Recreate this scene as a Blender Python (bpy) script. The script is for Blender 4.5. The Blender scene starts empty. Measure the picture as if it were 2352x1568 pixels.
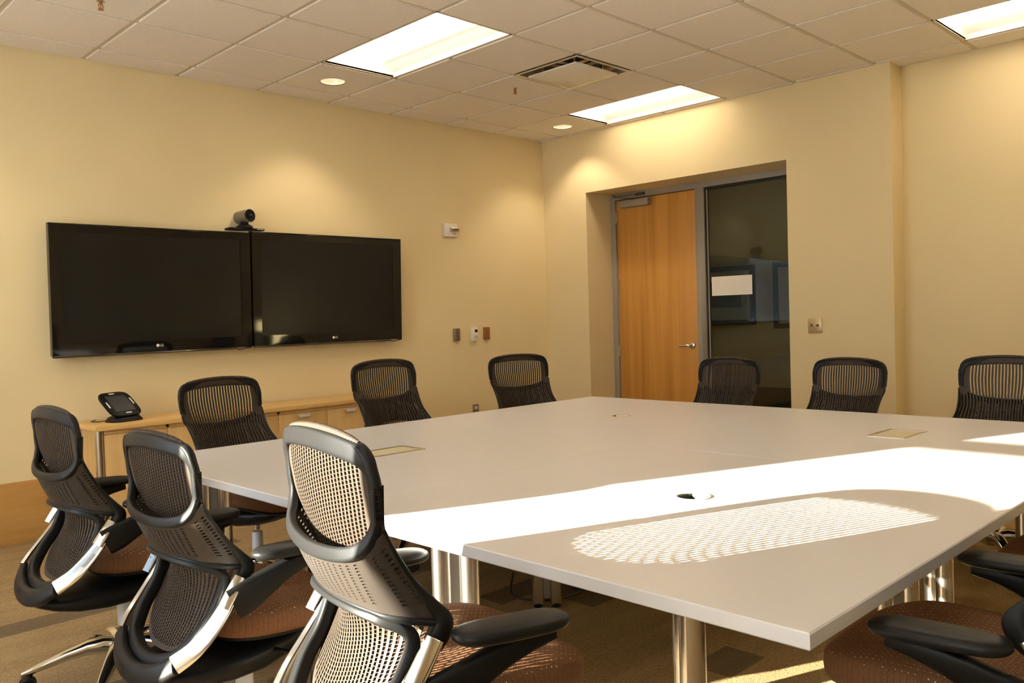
import bpy, bmesh, math, random
from mathutils import Vector, Matrix
random.seed(7)
PI = math.pi
sc = bpy.context.scene
COL = sc.collection

# ------------------------------------------------------------------ camera, sky, sun, exposure
cam_d = bpy.data.cameras.new('camera')
cam = bpy.data.objects.new('camera', cam_d)
COL.objects.link(cam)
sc.camera = cam
cam_d.sensor_width = 36.0
cam_d.lens = 36.0 * 1934.73 / 2352.0
cam_d.clip_start = 0.05
cam_d.clip_end = 300
_yaw, _pit, _rol = 0.79296, -0.029220, -0.030661
_f = Vector((math.cos(_yaw) * math.cos(_pit), math.sin(_yaw) * math.cos(_pit), math.sin(_pit)))
_r0 = Vector((math.sin(_yaw), -math.cos(_yaw), 0))
_u0 = _r0.cross(_f)
_r = math.cos(_rol) * _r0 + math.sin(_rol) * _u0
_u = -math.sin(_rol) * _r0 + math.cos(_rol) * _u0
_m = Matrix((_r, _u, -_f)).transposed().to_4x4()
_m.translation = Vector((-6.2451, -5.8247, 1.2970))
cam.matrix_world = _m

world = bpy.data.worlds.new('sky')
sc.world = world
world.use_nodes = True
_nt = world.node_tree
_bg = _nt.nodes['Background']
_sky = _nt.nodes.new('ShaderNodeTexSky')
_sky.sky_type = 'NISHITA'
_sky.sun_disc = False
_sky.sun_elevation = math.radians(11)
_sky.sun_rotation = math.radians(200)
_nt.links.new(_sky.outputs[0], _bg.inputs[0])
_bg.inputs[1].default_value = 0.4

SUN_EL, SUN_SLOPE = math.radians(11.0), -0.376
_h = Vector((1, SUN_SLOPE, 0)).normalized()
_sd = Vector((_h.x * math.cos(SUN_EL), _h.y * math.cos(SUN_EL), -math.sin(SUN_EL)))
sun_d = bpy.data.lights.new('sun', 'SUN')
sun_d.energy = 54.0
sun_d.angle = math.radians(0.36)
sun_d.color = (1.0, 0.91, 0.77)
sun = bpy.data.objects.new('sun', sun_d)
COL.objects.link(sun)
sun.rotation_euler = _sd.to_track_quat('-Z', 'Y').to_euler()
sun.location = (-14, 0, 6)

sc.view_settings.view_transform = 'Standard'
sc.view_settings.look = 'None'
sc.view_settings.gamma = 1.0
sc.view_settings.use_curve_mapping = False
sc.view_settings.exposure = 0.62
sc.cycles.use_denoising = True
sc.cycles.max_bounces = 12
sc.cycles.diffuse_bounces = 6
sc.cycles.transparent_max_bounces = 16
sc.cycles.sample_clamp_indirect = 6.0
LAMP_COL = (1.0, 0.84, 0.65)
LENS_STRENGTH = 5.8
DOWN_POWER = 20.0

# ------------------------------------------------------------------ materials
def M(name, col, rough=0.5, metal=0.0, spec=0.5, emit=None, estr=0.0, alpha=1.0, coat=0.0):
    m = bpy.data.materials.new(name)
    m.use_nodes = True
    b = m.node_tree.nodes['Principled BSDF']
    b.inputs['Base Color'].default_value = (*col, 1)
    b.inputs['Roughness'].default_value = rough
    b.inputs['Metallic'].default_value = metal
    b.inputs['Specular IOR Level'].default_value = spec
    b.inputs['Coat Weight'].default_value = coat
    if emit:
        b.inputs['Emission Color'].default_value = (*emit, 1)
        b.inputs['Emission Strength'].default_value = estr
    return m

class NT:
    """small helper for node trees"""
    def __init__(s, m):
        s.t = m.node_tree
        s.b = s.t.nodes['Principled BSDF']
    def n(s, typ, **kw):
        o = s.t.nodes.new(typ)
        for k, v in kw.items():
            setattr(o, k, v)
        return o
    def l(s, a, b):
        s.t.links.new(a, b)
    def math(s, op, a, b=None, c=None):
        o = s.n('ShaderNodeMath', operation=op)
        for i, v in enumerate((a, b, c)):
            if v is None: continue
            if isinstance(v, (int, float)): o.inputs[i].default_value = v
            else: s.l(v, o.inputs[i])
        return o.outputs[0]
    def coord(s, scale=(1, 1, 1), kind='Object'):
        tc = s.n('ShaderNodeTexCoord')
        mp = s.n('ShaderNodeMapping')
        mp.inputs['Scale'].default_value = scale
        s.l(tc.outputs[kind], mp.inputs[0])
        return mp.outputs[0]
    def noise(s, vec, scale, detail=3, rough=0.5):
        o = s.n('ShaderNodeTexNoise')
        o.inputs['Scale'].default_value = scale
        o.inputs['Detail'].default_value = detail
        o.inputs['Roughness'].default_value = rough
        s.l(vec, o.inputs['Vector'])
        return o.outputs['Fac']
    def ramp(s, fac, c0, c1, p0=0.0, p1=1.0):
        o = s.n('ShaderNodeValToRGB')
        e = o.color_ramp.elements
        e[0].position, e[1].position = p0, p1
        e[0].color, e[1].color = (*c0, 1), (*c1, 1)
        s.l(fac, o.inputs[0])
        return o.outputs[0]
    def mix(s, fac, a, b):
        o = s.n('ShaderNodeMix', data_type='RGBA')
        for sock, v in ((o.inputs['Factor'], fac), (o.inputs['A'], a), (o.inputs['B'], b)):
            if isinstance(v, (int, float)): sock.default_value = v
            elif isinstance(v, tuple): sock.default_value = (*v, 1)
            else: s.l(v, sock)
        return o.outputs['Result']
    def bump(s, h, strength=0.2, dist=0.002):
        o = s.n('ShaderNodeBump')
        o.inputs['Strength'].default_value = strength
        o.inputs['Distance'].default_value = dist
        s.l(h, o.inputs['Height'])
        s.l(o.outputs[0], s.b.inputs['Normal'])

def paint_mat(name, col):
    m = M(name, col, 0.75, spec=0.25)
    t = NT(m)
    v = t.coord()
    t.bump(t.noise(v, 220, 2), 0.06, 0.001)
    f = t.noise(v, 1.2, 2)
    t.l(t.ramp(f, tuple(c * 0.97 for c in col), tuple(min(1, c * 1.03) for c in col), 0.3, 0.7), t.b.inputs['Base Color'])
    return m

def wood_mat(name, c0, c1, scale=(1, 1, 1), rough=0.4, rings=6.0):
    m = M(name, c0, rough, spec=0.4)
    t = NT(m)
    v = t.coord(scale)
    a = t.noise(v, rings, 5, 0.6)
    b = t.noise(v, rings * 9, 3, 0.6)
    f = t.math('ADD', t.math('MULTIPLY', a, 0.75), t.math('MULTIPLY', b, 0.25))
    t.l(t.ramp(f, c1, c0, 0.3, 0.65), t.b.inputs['Base Color'])
    return m

PAINT = paint_mat('cream wall paint', (0.72, 0.59, 0.335))
CORR = paint_mat('corridor wall paint', (0.62, 0.52, 0.32))
BASEWOOD = wood_mat('maple base board', (0.50, 0.28, 0.08), (0.40, 0.20, 0.05), (0.6, 0.6, 6), 0.4, 3)
MAPLE = wood_mat('maple veneer', (0.68, 0.45, 0.18), (0.57, 0.35, 0.125), (6, 6, 0.5), 0.38, 3)
MAPLETOP = wood_mat('maple top', (0.68, 0.44, 0.16), (0.57, 0.34, 0.11), (0.6, 6, 6), 0.35, 3)
STEELGREY = M('grey painted steel', (0.30, 0.26, 0.20), 0.45)
DARKGASKET = M('black gasket', (0.012, 0.012, 0.012), 0.5)
SATIN = M('satin nickel', (0.62, 0.58, 0.52), 0.28, 1.0)
CHROME = M('polished aluminium', (0.72, 0.71, 0.70), 0.16, 1.0)
RAILSILVER = M('silver rail', (0.66, 0.65, 0.64), 0.25, 1.0)
PULL = M('light aluminium pull', (0.62, 0.59, 0.53), 0.4, 0.25)
TUBE = M('brushed aluminium tube', (0.66, 0.63, 0.58), 0.24, 1.0)
PLATE = M('dark aluminium plate', (0.30, 0.29, 0.28), 0.4, 1.0)
BLACK = M('black plastic', (0.007, 0.007, 0.007), 0.42, spec=0.18)
PADMAT = M('soft black arm pad', (0.009, 0.009, 0.009), 0.40, spec=0.22)
FRAMEMAT = M('charcoal elastomer', (0.0095, 0.0095, 0.0098), 0.42, spec=0.2)
LUMB = M('brown charcoal elastomer', (0.032, 0.0255, 0.021), 0.48, spec=0.35)
NETMAT = M('dark brown net', (0.043, 0.031, 0.022), 0.55, spec=0.25)
GLOSSBLACK = M('gloss black bezel', (0.005, 0.005, 0.0055), 0.05, spec=0.42)
SCREEN = M('dark screen', (0.007, 0.007, 0.0075), 0.25, spec=0.3)
BEIGE = M('beige plastic', (0.62, 0.54, 0.36), 0.45)
WHITEPL = M('white plastic', (0.74, 0.70, 0.62), 0.4)
PAPER = M('white paper', (0.80, 0.75, 0.66), 0.7)
RED = M('red lettering', (0.55, 0.05, 0.03), 0.5)
LIGHTLET = M('pale lettering', (0.75, 0.72, 0.66), 0.4)
GREYLET = M('dark grey lettering', (0.012, 0.012, 0.012), 0.5)
BROWNPL = M('brown wall plate', (0.30, 0.14, 0.045), 0.35, 0.3)
GREYPL = M('steel wall plate', (0.33, 0.31, 0.27), 0.3, 0.8)
BRASSPL = M('tan metal plate', (0.50, 0.36, 0.16), 0.35, 0.4)
REFLECT = M('white fixture reflector', (0.86, 0.84, 0.80), 0.5)
CANREF = M('satin can reflector', (0.82, 0.78, 0.68), 0.35, 0.6)
GRID = M('ceiling grid', (0.56, 0.50, 0.38), 0.5)
CABLE = M('black cable', (0.01, 0.01, 0.01), 0.45)
LENS = M('glowing lens', (0.9, 0.9, 0.88), 0.5, emit=LAMP_COL, estr=LENS_STRENGTH)
BULB = M('lit bulb', (0.9, 0.9, 0.88), 0.5, emit=LAMP_COL, estr=6.0)
DIFFMAT = M('diffuser enamel', (0.74, 0.70, 0.62), 0.35)
DUCT = M('dark duct', (0.05, 0.045, 0.04), 0.5)
PICBLACK = M('black picture frame', (0.012, 0.012, 0.012), 0.3)
MATBOARD = M('picture mat board', (0.60, 0.53, 0.40), 0.8)
CORRBASE = M('corridor rubber base', (0.18, 0.16, 0.13), 0.6)

# ceiling tile: fine speckle
TILE = M('mineral ceiling tile', (0.72, 0.66, 0.56), 0.9, spec=0.1)
_t = NT(TILE); _v = _t.coord()
_t.l(_t.ramp(_t.noise(_v, 170, 4, 0.7), (0.70, 0.64, 0.55), (0.87, 0.81, 0.71), 0.30, 0.62), _t.b.inputs['Base Color'])
_t.bump(_t.noise(_v, 260, 3), 0.35, 0.002)

# table laminate
LAMI = M('pale grey laminate', (0.67, 0.65, 0.64), 0.34, spec=0.45)
EDGE = M('laminate edge band', (0.64, 0.63, 0.635), 0.32)

# carpet
def carpet(name, c0, c1):
    m = M(name, c0, 0.95, spec=0.05)
    t = NT(m)
    v = t.coord((1, 1, 1))
    a = t.noise(t.coord((40, 150, 40)), 1.0, 2, 0.6)
    b = t.noise(v, 120, 3, 0.7)
    w = t.noise(t.coord((1.2, 9, 1)), 1.0, 3, 0.6)
    f = t.math('ADD', t.math('ADD', t.math('MULTIPLY', a, 0.35), t.math('MULTIPLY', b, 0.45)), t.math('MULTIPLY', w, 0.20))
    t.l(t.ramp(f, c1, c0, 0.36, 0.62), t.b.inputs['Base Color'])
    t.bump(b, 0.8, 0.004)
    return m
CARPET = carpet('tan loop carpet', (0.405, 0.278, 0.138), (0.175, 0.117, 0.056))
CARPETD = carpet('dark carpet accent', (0.20, 0.145, 0.085), (0.11, 0.08, 0.045))

# seat fabric: brown with rows of pale stitches
SEATM = M('brown dotted fabric', (0.14, 0.05, 0.022), 0.8, spec=0.2)
_t = NT(SEATM)
_v = _t.coord((1, 1, 1))
_s = _t.n('ShaderNodeSeparateXYZ'); _t.l(_v, _s.inputs[0])
_px = _t.math('MULTIPLY', _s.outputs[0], 1 / 0.0125)
_py = _t.math('MULTIPLY', _s.outputs[1], 1 / 0.0165)
_fx = _t.math('SUBTRACT', _t.math('FRACT', _px), 0.5)
_fy = _t.math('SUBTRACT', _t.math('FRACT', _py), 0.5)
_d = _t.math('ADD', _t.math('POWER', _fx, 2), _t.math('MULTIPLY', _t.math('POWER', _fy, 2), 1.5))
_dot = _t.math('LESS_THAN', _d, 0.011)
_rn = _t.n('ShaderNodeTexWhiteNoise', noise_dimensions='2D')
_cb = _t.n('ShaderNodeCombineXYZ'); _t.l(_t.math('FLOOR', _px), _cb.inputs[0]); _t.l(_t.math('FLOOR', _py), _cb.inputs[1])
_t.l(_cb.outputs[0], _rn.inputs[0])
_dot = _t.math('MULTIPLY', _dot, _t.math('GREATER_THAN', _rn.outputs[0], 0.25))
_ge = _t.n('ShaderNodeNewGeometry'); _sg = _t.n('ShaderNodeSeparateXYZ'); _t.l(_ge.outputs['Normal'], _sg.inputs[0])
_dot = _t.math('MULTIPLY', _dot, _t.math('GREATER_THAN', _sg.outputs[2], 0.55))
_ln = _t.math('LESS_THAN', _t.math('ABSOLUTE', _fx), 0.05)
_base = _t.ramp(_t.noise(_v, 420, 2, 0.6), (0.105, 0.046, 0.020), (0.200, 0.094, 0.044), 0.3, 0.7)
_base = _t.mix(_t.math('MULTIPLY', _ln, 0.45), _base, (0.05, 0.017, 0.008))
_t.l(_t.mix(_dot, _base, (0.62, 0.44, 0.25)), _t.b.inputs['Base Color'])
_t.bump(_t.noise(_v, 600, 2), 0.5, 0.001)

# door veneer with vertical flames
DOORW = M('cherry door veneer', (0.55, 0.27, 0.06), 0.35, spec=0.4)
_t = NT(DOORW)
_a = _t.noise(_t.coord((1, 9, 0.22)), 1.5, 3, 0.5)
_b = _t.noise(_t.coord((1, 70, 0.6)), 2.0, 3, 0.6)
_f2 = _t.math('ADD', _t.math('MULTIPLY', _a, 0.75), _t.math('MULTIPLY', _b, 0.25))
_t.l(_t.ramp(_f2, (0.43, 0.185, 0.032), (0.62, 0.30, 0.065), 0.30, 0.60), _t.b.inputs['Base Color'])

def thin_glass(name, tint, gloss=1.0):
    m = bpy.data.materials.new(name)
    m.use_nodes = True
    t = m.node_tree
    for n in list(t.nodes):
        if n.type != 'OUTPUT_MATERIAL': t.nodes.remove(n)
    out = [n for n in t.nodes if n.type == 'OUTPUT_MATERIAL'][0]
    tr = t.nodes.new('ShaderNodeBsdfTransparent'); tr.inputs[0].default_value = (*tint, 1)
    gl = t.nodes.new('ShaderNodeBsdfGlossy'); gl.inputs['Roughness'].default_value = 0.0
    fr = t.nodes.new('ShaderNodeFresnel'); fr.inputs[0].default_value = 1.5
    mx = t.nodes.new('ShaderNodeMixShader')
    t.links.new(fr.outputs[0], mx.inputs[0]); t.links.new(tr.outputs[0], mx.inputs[1]); t.links.new(gl.outputs[0], mx.inputs[2])
    t.links.new(mx.outputs[0], out.inputs[0])
    return m
GLASS = thin_glass('sidelight glass', (0.80, 0.84, 0.80))
WGLASS = thin_glass('window glass', (0.95, 0.97, 0.96))

def shade_cloth(name, through, k):
    m = bpy.data.materials.new(name)
    m.use_nodes = True
    n = m.node_tree
    for x in list(n.nodes):
        if x.type != 'OUTPUT_MATERIAL': n.nodes.remove(x)
    o = [x for x in n.nodes if x.type == 'OUTPUT_MATERIAL'][0]
    d1 = n.nodes.new('ShaderNodeBsdfDiffuse'); d1.inputs[0].default_value = (0.75, 0.74, 0.72, 1)
    d2 = n.nodes.new('ShaderNodeBsdfTranslucent'); d2.inputs[0].default_value = (*through, 1)
    mx = n.nodes.new('ShaderNodeMixShader'); mx.inputs[0].default_value = k
    n.links.new(d1.outputs[0], mx.inputs[1]); n.links.new(d2.outputs[0], mx.inputs[2]); n.links.new(mx.outputs[0], o.inputs[0])
    return m
BLIND = shade_cloth('sheer pale roller shade', (0.80, 0.86, 1.0), 0.66)
BLIND2 = shade_cloth('denser roller shade', (0.80, 0.84, 0.92), 0.42)

# ------------------------------------------------------------------ mesh helpers
def V(*a): return Vector(a)

class MB:
    def __init__(s): s.v = []; s.f = []; s.mi = []; s.cur = 0
    def add(s, vs, fs):
        o = len(s.v)
        s.v += [tuple(p) for p in vs]
        s.f += [tuple(i + o for i in f) for f in fs]
        s.mi += [s.cur] * len(fs)
    def box(s, x0, x1, y0, y1, z0, z1):
        vs = [(x, y, z) for z in (z0, z1) for y in (y0, y1) for x in (x0, x1)]
        s.add(vs, [(0, 2, 3, 1), (4, 5, 7, 6), (0, 1, 5, 4), (2, 6, 7, 3), (0, 4, 6, 2), (1, 3, 7, 5)])
    def rings(s, rings, close=False, caps=True):
        n = len(rings[0]); vs = [p for r in rings for p in r]; fs = []
        R = len(rings)
        for i in range(R if close else R - 1):
            a, b = i * n, ((i + 1) % R) * n
            for k in range(n):
                k2 = (k + 1) % n
                fs.append((a + k, a + k2, b + k2, b + k))
        if caps and not close:
            fs.append(tuple(range(n - 1, -1, -1)))
            fs.append(tuple((R - 1) * n + k for k in range(n)))
        s.add(vs, fs)
    def cyl(s, p0, p1, r0, r1=None, n=24, caps=True):
        r1 = r0 if r1 is None else r1
        p0, p1 = Vector(p0), Vector(p1)
        d = (p1 - p0).normalized()
        a = d.orthogonal().normalized(); b = d.cross(a)
        s.rings([[p + r * (math.cos(t) * a + math.sin(t) * b) for t in [2 * PI * k / n for k in range(n)]] for p, r in ((p0, r0), (p1, r1))], caps=caps)
    def lathe(s, prof, c=(0, 0, 0), axis='z', n=32, caps=False):
        rg = []
        for r, h in prof:
            ring = []
            for k in range(n):
                t = 2 * PI * k / n
                a, b = r * math.cos(t), r * math.sin(t)
                q = {'z': (a, b, h), 'y': (a, h, -b), 'x': (h, a, b)}[axis]
                ring.append((q[0] + c[0], q[1] + c[1], q[2] + c[2]))
            rg.append(ring)
        s.rings(rg, caps=caps)
    def tube(s, pts, r, n=10, close=False, caps=True):
        pts = [Vector(p) for p in pts]
        rg = []; prev = None
        for i, p in enumerate(pts):
            if close: t = pts[(i + 1) % len(pts)] - pts[i - 1]
            else: t = pts[min(i + 1, len(pts) - 1)] - pts[max(i - 1, 0)]
            t.normalize()
            a = (prev - prev.dot(t) * t).normalized() if prev is not None else t.orthogonal().normalized()
            prev = a
            b = t.cross(a)
            rr = r[i] if isinstance(r, (list, tuple)) else r
            rg.append([p + rr * (math.cos(q) * a + math.sin(q) * b) for q in [2 * PI * k / n for k in range(n)]])
        s.rings(rg, close=close, caps=caps)
    def build(s, name, mat, parent=None, smooth=False, bevel=0.0, loc=(0, 0, 0), segs=2, angle=0.7):
        me = bpy.data.meshes.new(name)
        me.from_pydata(s.v, [], s.f)
        bm = bmesh.new(); bm.from_mesh(me)
        bmesh.ops.recalc_face_normals(bm, faces=bm.faces)
        if bevel > 0:
            bmesh.ops.remove_doubles(bm, verts=bm.verts, dist=1e-6)
            es = [e for e in bm.edges if len(e.link_faces) == 2 and e.calc_face_angle(0) > 0.6]
            bmesh.ops.bevel(bm, geom=es, offset=bevel, offset_type='OFFSET', segments=segs, affect='EDGES', profile=0.5, clamp_overlap=True)
        bm.to_mesh(me); bm.free()
        mats = mat if isinstance(mat, (list, tuple)) else [mat]
        for m in mats: me.materials.append(m)
        if len(mats) > 1 and bevel == 0:
            for p, i in zip(me.polygons, s.mi): p.material_index = i
        o = bpy.data.objects.new(name, me)
        COL.objects.link(o)
        if smooth or bevel > 0:
            me.polygons.foreach_set('use_smooth', [True] * len(me.polygons))
            try: me.set_sharp_from_angle(angle=angle)
            except Exception: pass
        o.location = loc
        if parent is not None: o.parent = parent
        return o

def tag(o, label, cat, group=None):
    o['label'] = label; o['category'] = cat
    if group: o['group'] = group
    return o
def struct(o):
    o['kind'] = 'structure'
    return o
def thing(name, label, cat, loc=(0, 0, 0), rz=0.0, group=None):
    o = bpy.data.objects.new(name, None)
    o.empty_display_size = 0.1
    COL.objects.link(o)
    o.location = loc; o.rotation_euler = (0, 0, rz)
    return tag(o, label, cat, group)
def children_of(o): return [c for c in ALL() if c.parent == o]
def ALL(): return list(COL.objects)
def copy_tree(o, parent=None, kids=None):
    if kids is None:
        kids = {}
        for c in COL.objects:
            if c.parent is not None: kids.setdefault(c.parent.name, []).append(c)
    c = o.copy(); COL.objects.link(c)
    if parent is not None: c.parent = parent
    for k in kids.get(o.name, []): copy_tree(k, c, kids)
    return c
def text(name, body, size, mat, parent, mtx, extrude=0.0005):
    cu = bpy.data.curves.new(name, 'FONT')
    cu.body = body; cu.size = size; cu.extrude = extrude
    cu.align_x = 'CENTER'; cu.align_y = 'CENTER'
    tmp = bpy.data.objects.new(name, cu)
    COL.objects.link(tmp)
    dg = bpy.context.evaluated_depsgraph_get()
    me = bpy.data.meshes.new_from_object(tmp.evaluated_get(dg))
    bpy.data.objects.remove(tmp)
    me.transform(mtx)
    me.materials.clear(); me.materials.append(mat)
    o = bpy.data.objects.new(name, me)
    COL.objects.link(o)
    o.parent = parent
    return o
def cr(P, n, close=False):
    """Catmull-Rom through tuples of any length, n samples per span"""
    N = len(P); out = []
    spans = N if close else N - 1
    for i in range(spans):
        if close: p = [P[(i + k - 1) % N] for k in range(4)]
        else: p = [P[max(0, i - 1)], P[i], P[i + 1], P[min(N - 1, i + 2)]]
        for k in range(n):
            t = k / n
            out.append(tuple(0.5 * (2 * b + (c - a) * t + (2 * a - 5 * b + 4 * c - d) * t * t + (3 * b - a - 3 * c + d) * t ** 3) for a, b, c, d in zip(*p)))
    if not close: out.append(tuple(P[-1]))
    return out
def lerp(P, x):
    """piecewise-linear (smoothed by caller) table lookup; P sorted by descending or ascending key"""
    if P[0][0] > P[-1][0]: P = P[::-1]
    if x <= P[0][0]: return P[0][1]
    for (a, b), (c, d) in zip(P, P[1:]):
        if x <= c: return b + (d - b) * (x - a) / (c - a)
    return P[-1][1]
def smooth_table(P, n=12):
    return [(a, b) for a, b in cr(P, n)]
def mirror_y(P): return [(a[0], -a[1]) + tuple(a[2:]) for a in P]
def band(mb, pts, nref, close, pw=2.6, n=14):
    """sweep a rounded flat section along pts=(x,y,z,width,thick); the flat side faces nref"""
    P = [Vector(p[:3]) for p in pts]; rg = []
    for i, p in enumerate(P):
        if close: t = P[(i + 1) % len(P)] - P[i - 1]
        else: t = P[min(i + 1, len(P) - 1)] - P[max(i - 1, 0)]
        t.normalize()
        nr = nref(p) if callable(nref) else Vector(nref)
        nn = (nr - nr.dot(t) * t).normalized()
        w = t.cross(nn)
        a, b = pts[i][3] / 2, pts[i][4] / 2
        ring = []
        for k in range(n):
            q = 2 * PI * (k + 0.5) / n
            c_, s_ = math.cos(q), math.sin(q)
            ring.append(p + w * a * math.copysign(abs(c_) ** (2 / pw), c_) + nn * b * math.copysign(abs(s_) ** (2 / pw), s_))
        rg.append(ring)
    mb.rings(rg, close=close)
def shell(mb, G, nrm, hole, th):
    """thick sheet from point grid G[row][col] with holes; nrm(r,c) gives the thickness direction"""
    R, C = len(G), len(G[0])
    vs = []
    for r in range(R):
        for c in range(C):
            p = Vector(G[r][c]); k = nrm(r, c) * (th / 2)
            vs.append(p + k); vs.append(p - k)
    idx = lambda r, c, s: 2 * (r * C + c) + s
    solid = [[not hole(r, c) for c in range(C - 1)] for r in range(R - 1)]
    fs = []
    S = lambda r, c: 0 <= r < R - 1 and 0 <= c < C - 1 and solid[r][c]
    for r in range(R - 1):
        for c in range(C - 1):
            if not solid[r][c]: continue
            fs.append((idx(r, c, 0), idx(r, c + 1, 0), idx(r + 1, c + 1, 0), idx(r + 1, c, 0)))
            fs.append((idx(r, c, 1), idx(r + 1, c, 1), idx(r + 1, c + 1, 1), idx(r, c + 1, 1)))
            if not S(r - 1, c): fs.append((idx(r, c, 0), idx(r, c, 1), idx(r, c + 1, 1), idx(r, c + 1, 0)))
            if not S(r + 1, c): fs.append((idx(r + 1, c, 0), idx(r + 1, c + 1, 0), idx(r + 1, c + 1, 1), idx(r + 1, c, 1)))
            if not S(r, c - 1): fs.append((idx(r, c, 0), idx(r + 1, c, 0), idx(r + 1, c, 1), idx(r, c, 1)))
            if not S(r, c + 1): fs.append((idx(r, c + 1, 0), idx(r, c + 1, 1), idx(r + 1, c + 1, 1), idx(r + 1, c + 1, 0)))
    used = sorted({i for f in fs for i in f}); mp = {a: b for b, a in enumerate(used)}
    mb.add([vs[i] for i in used], [tuple(mp[i] for i in f) for f in fs])

# ------------------------------------------------------------------ the setting
XW, YF, H = -7.40, -8.40, 3.048          # window wall, wall behind the camera, ceiling height
WIN_L, WIN_R = -2.768, -3.750            # jambs of the unshaded window
# floor: carpet planks with darker accent strips
mb = MB()
cx, cy = 0.24, 0.1667
nx, ny = int(7.6 / cx) + 3, int(8.6 / cy) + 2
dark = set()
ox, oy = -3.66 + cx * 30, -4.25 + cy * 27
def cell(x, y): return (int(math.floor((x + 7.5) / cx)), int(math.floor((y + 8.5) / cy)))
rng = random.Random(11)
fx0, fy0 = -3.66 - 17 * cx, -4.25 - 25 * cy
NX, NY = 34, 52
for j in range(NY):
    i = rng.randint(0, 6)
    while i < NX:
        if rng.random() < 0.22:
            L = rng.choice((1, 1, 2, 4))
            for k in range(L): dark.add((i + k, j))
            i += L
        i += rng.randint(3, 8)
for k in range(-2, 8):                     # cells round the one accent that shows fully
    for q in range(-2, 4): dark.discard((15 + k, 24 + q))
dark.add((17, 25))
jj = int((-1.62 - fy0) / cy)
for i in range(0, 13): dark.add((i, jj)); dark.discard((i, jj - 1)); dark.discard((i, jj + 1)); dark.discard((i, jj + 2)); dark.discard((i, jj - 2))
for j in range(NY):
    for i in range(NX):
        mb.cur = 1 if (i, j) in dark else 0
        x0, x1 = fx0 + i * cx, fx0 + (i + 1) * cx
        y0, y1 = fy0 + j * cy, fy0 + (j + 1) * cy
        mb.add([(x0, y0, 0), (x1, y0, 0), (x1, y1, 0), (x0, y1, 0)], [(0, 1, 2, 3)])
mb.cur = 0
X1, Y1 = fx0 + NX * cx, fy0 + NY * cy
mb.box(-7.6, 2.3, -8.6, 0.14, -0.12, -0.002)
mb.add([(X1, -8.6, 0), (2.3, -8.6, 0), (2.3, 0.14, 0), (X1, 0.14, 0)], [(0, 1, 2, 3)])
mb.add([(fx0, Y1, 0), (X1, Y1, 0), (X1, 0.14, 0), (fx0, 0.14, 0)], [(0, 1, 2, 3)] if Y1 < 0.14 else [])
struct(mb.build('floor', [CARPET, CARPETD]))

# TV wall
mb = MB(); mb.box(-7.6, 2.3, 0.0, 0.14, 0, 3.25); struct(mb.build('wall_back', PAINT))
# door wall with its deep opening, and the set-back bay beyond it
mb = MB()
mb.box(0, 0.46, -0.555, 0.0, 0, 3.25)
mb.box(0, 0.46, -2.62, -0.555, 2.466, 3.25)
mb.box(0, 0.46, -3.43, -2.62, 0, 3.25)
mb.box(0.20, 0.46, -8.6, -3.43, 0, 3.25)
struct(mb.build('wall_right', PAINT))
# wall behind the camera
mb = MB(); mb.box(-7.6, 0.46, -8.6, YF, 0, 3.25); struct(mb.build('wall_front', PAINT))
# window wall: sill, head and piers round three openings
mb = MB()
wins = [(-2.60, -1.20), (WIN_R, WIN_L), (-6.9, -4.6)]
ys = [0.0] + [v for w in sorted(wins, key=lambda q: -q[1]) for v in (w[1], w[0])] + [YF]
for a, b in zip(ys[0::2], ys[1::2]): mb.box(XW - 0.2, XW, b, a, 0, 3.25)
for a, b in wins:
    mb.box(XW - 0.2, XW, a, b, 0, 0.75 if (a, b) != (WIN_R, WIN_L) else 0.05)
    mb.box(XW - 0.2, XW, a, b, 2.60, 3.25)
struct(mb.build('wall_left', PAINT))
# windows
for n, (a, b) in enumerate(wins):
    z0 = 0.05 if n == 1 else 0.75
    mb = MB()
    e = 0.012
    mb.box(XW - 0.16, XW - 0.10, a, a + e, z0, 2.6); mb.box(XW - 0.16, XW - 0.10, b - e, b, z0, 2.6)
    mb.box(XW - 0.16, XW - 0.10, a + e, b - e, z0, z0 + 0.04); mb.box(XW - 0.16, XW - 0.10, a + e, b - e, 2.56, 2.6)
    mb.box(XW - 0.16, XW - 0.10, a + e, b - e, 1.715, 1.775)
    w = struct(mb.build('window_%d' % (n + 2), STEELGREY))
    mb = MB(); mb.box(XW - 0.134, XW - 0.128, a + e, b - e, z0 + 0.04, 1.715); mb.box(XW - 0.134, XW - 0.128, a + e, b - e, 1.775, 2.56)
    mb.build('window_pane', WGLASS, w)
    if n != 1:
        t = thing('roller_shade', 'white roller shade drawn down over the %s window' % ('window nearest the television wall' if n == 0 else 'wide window behind the camera').replace('window window', 'window'), 'shade', (XW + 0.028, (a + b) / 2, 2.68))
        mb = MB(); hw = (b - a) / 2 + 0.04
        mb.box(-0.0015, 0.0015, -hw, hw, -1.98, 0); mb.build('shade_cloth', BLIND if n == 0 else BLIND2, t)
        mb = MB(); mb.cyl((0, -hw, 0), (0, hw, 0), 0.02, n=16); mb.build('roller_tube', WHITEPL, t, smooth=True)
        mb = MB(); mb.box(-0.008, 0.008, -hw, hw, -2.005, -1.98); mb.build('hem_bar', WHITEPL, t)
# ground outside
mb = MB(); mb.box(-80, XW - 0.2, -50, 50, -0.30, -0.15)
struct(mb.build('ground', M('outdoor paving', (0.32, 0.30, 0.27), 0.9)))

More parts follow.
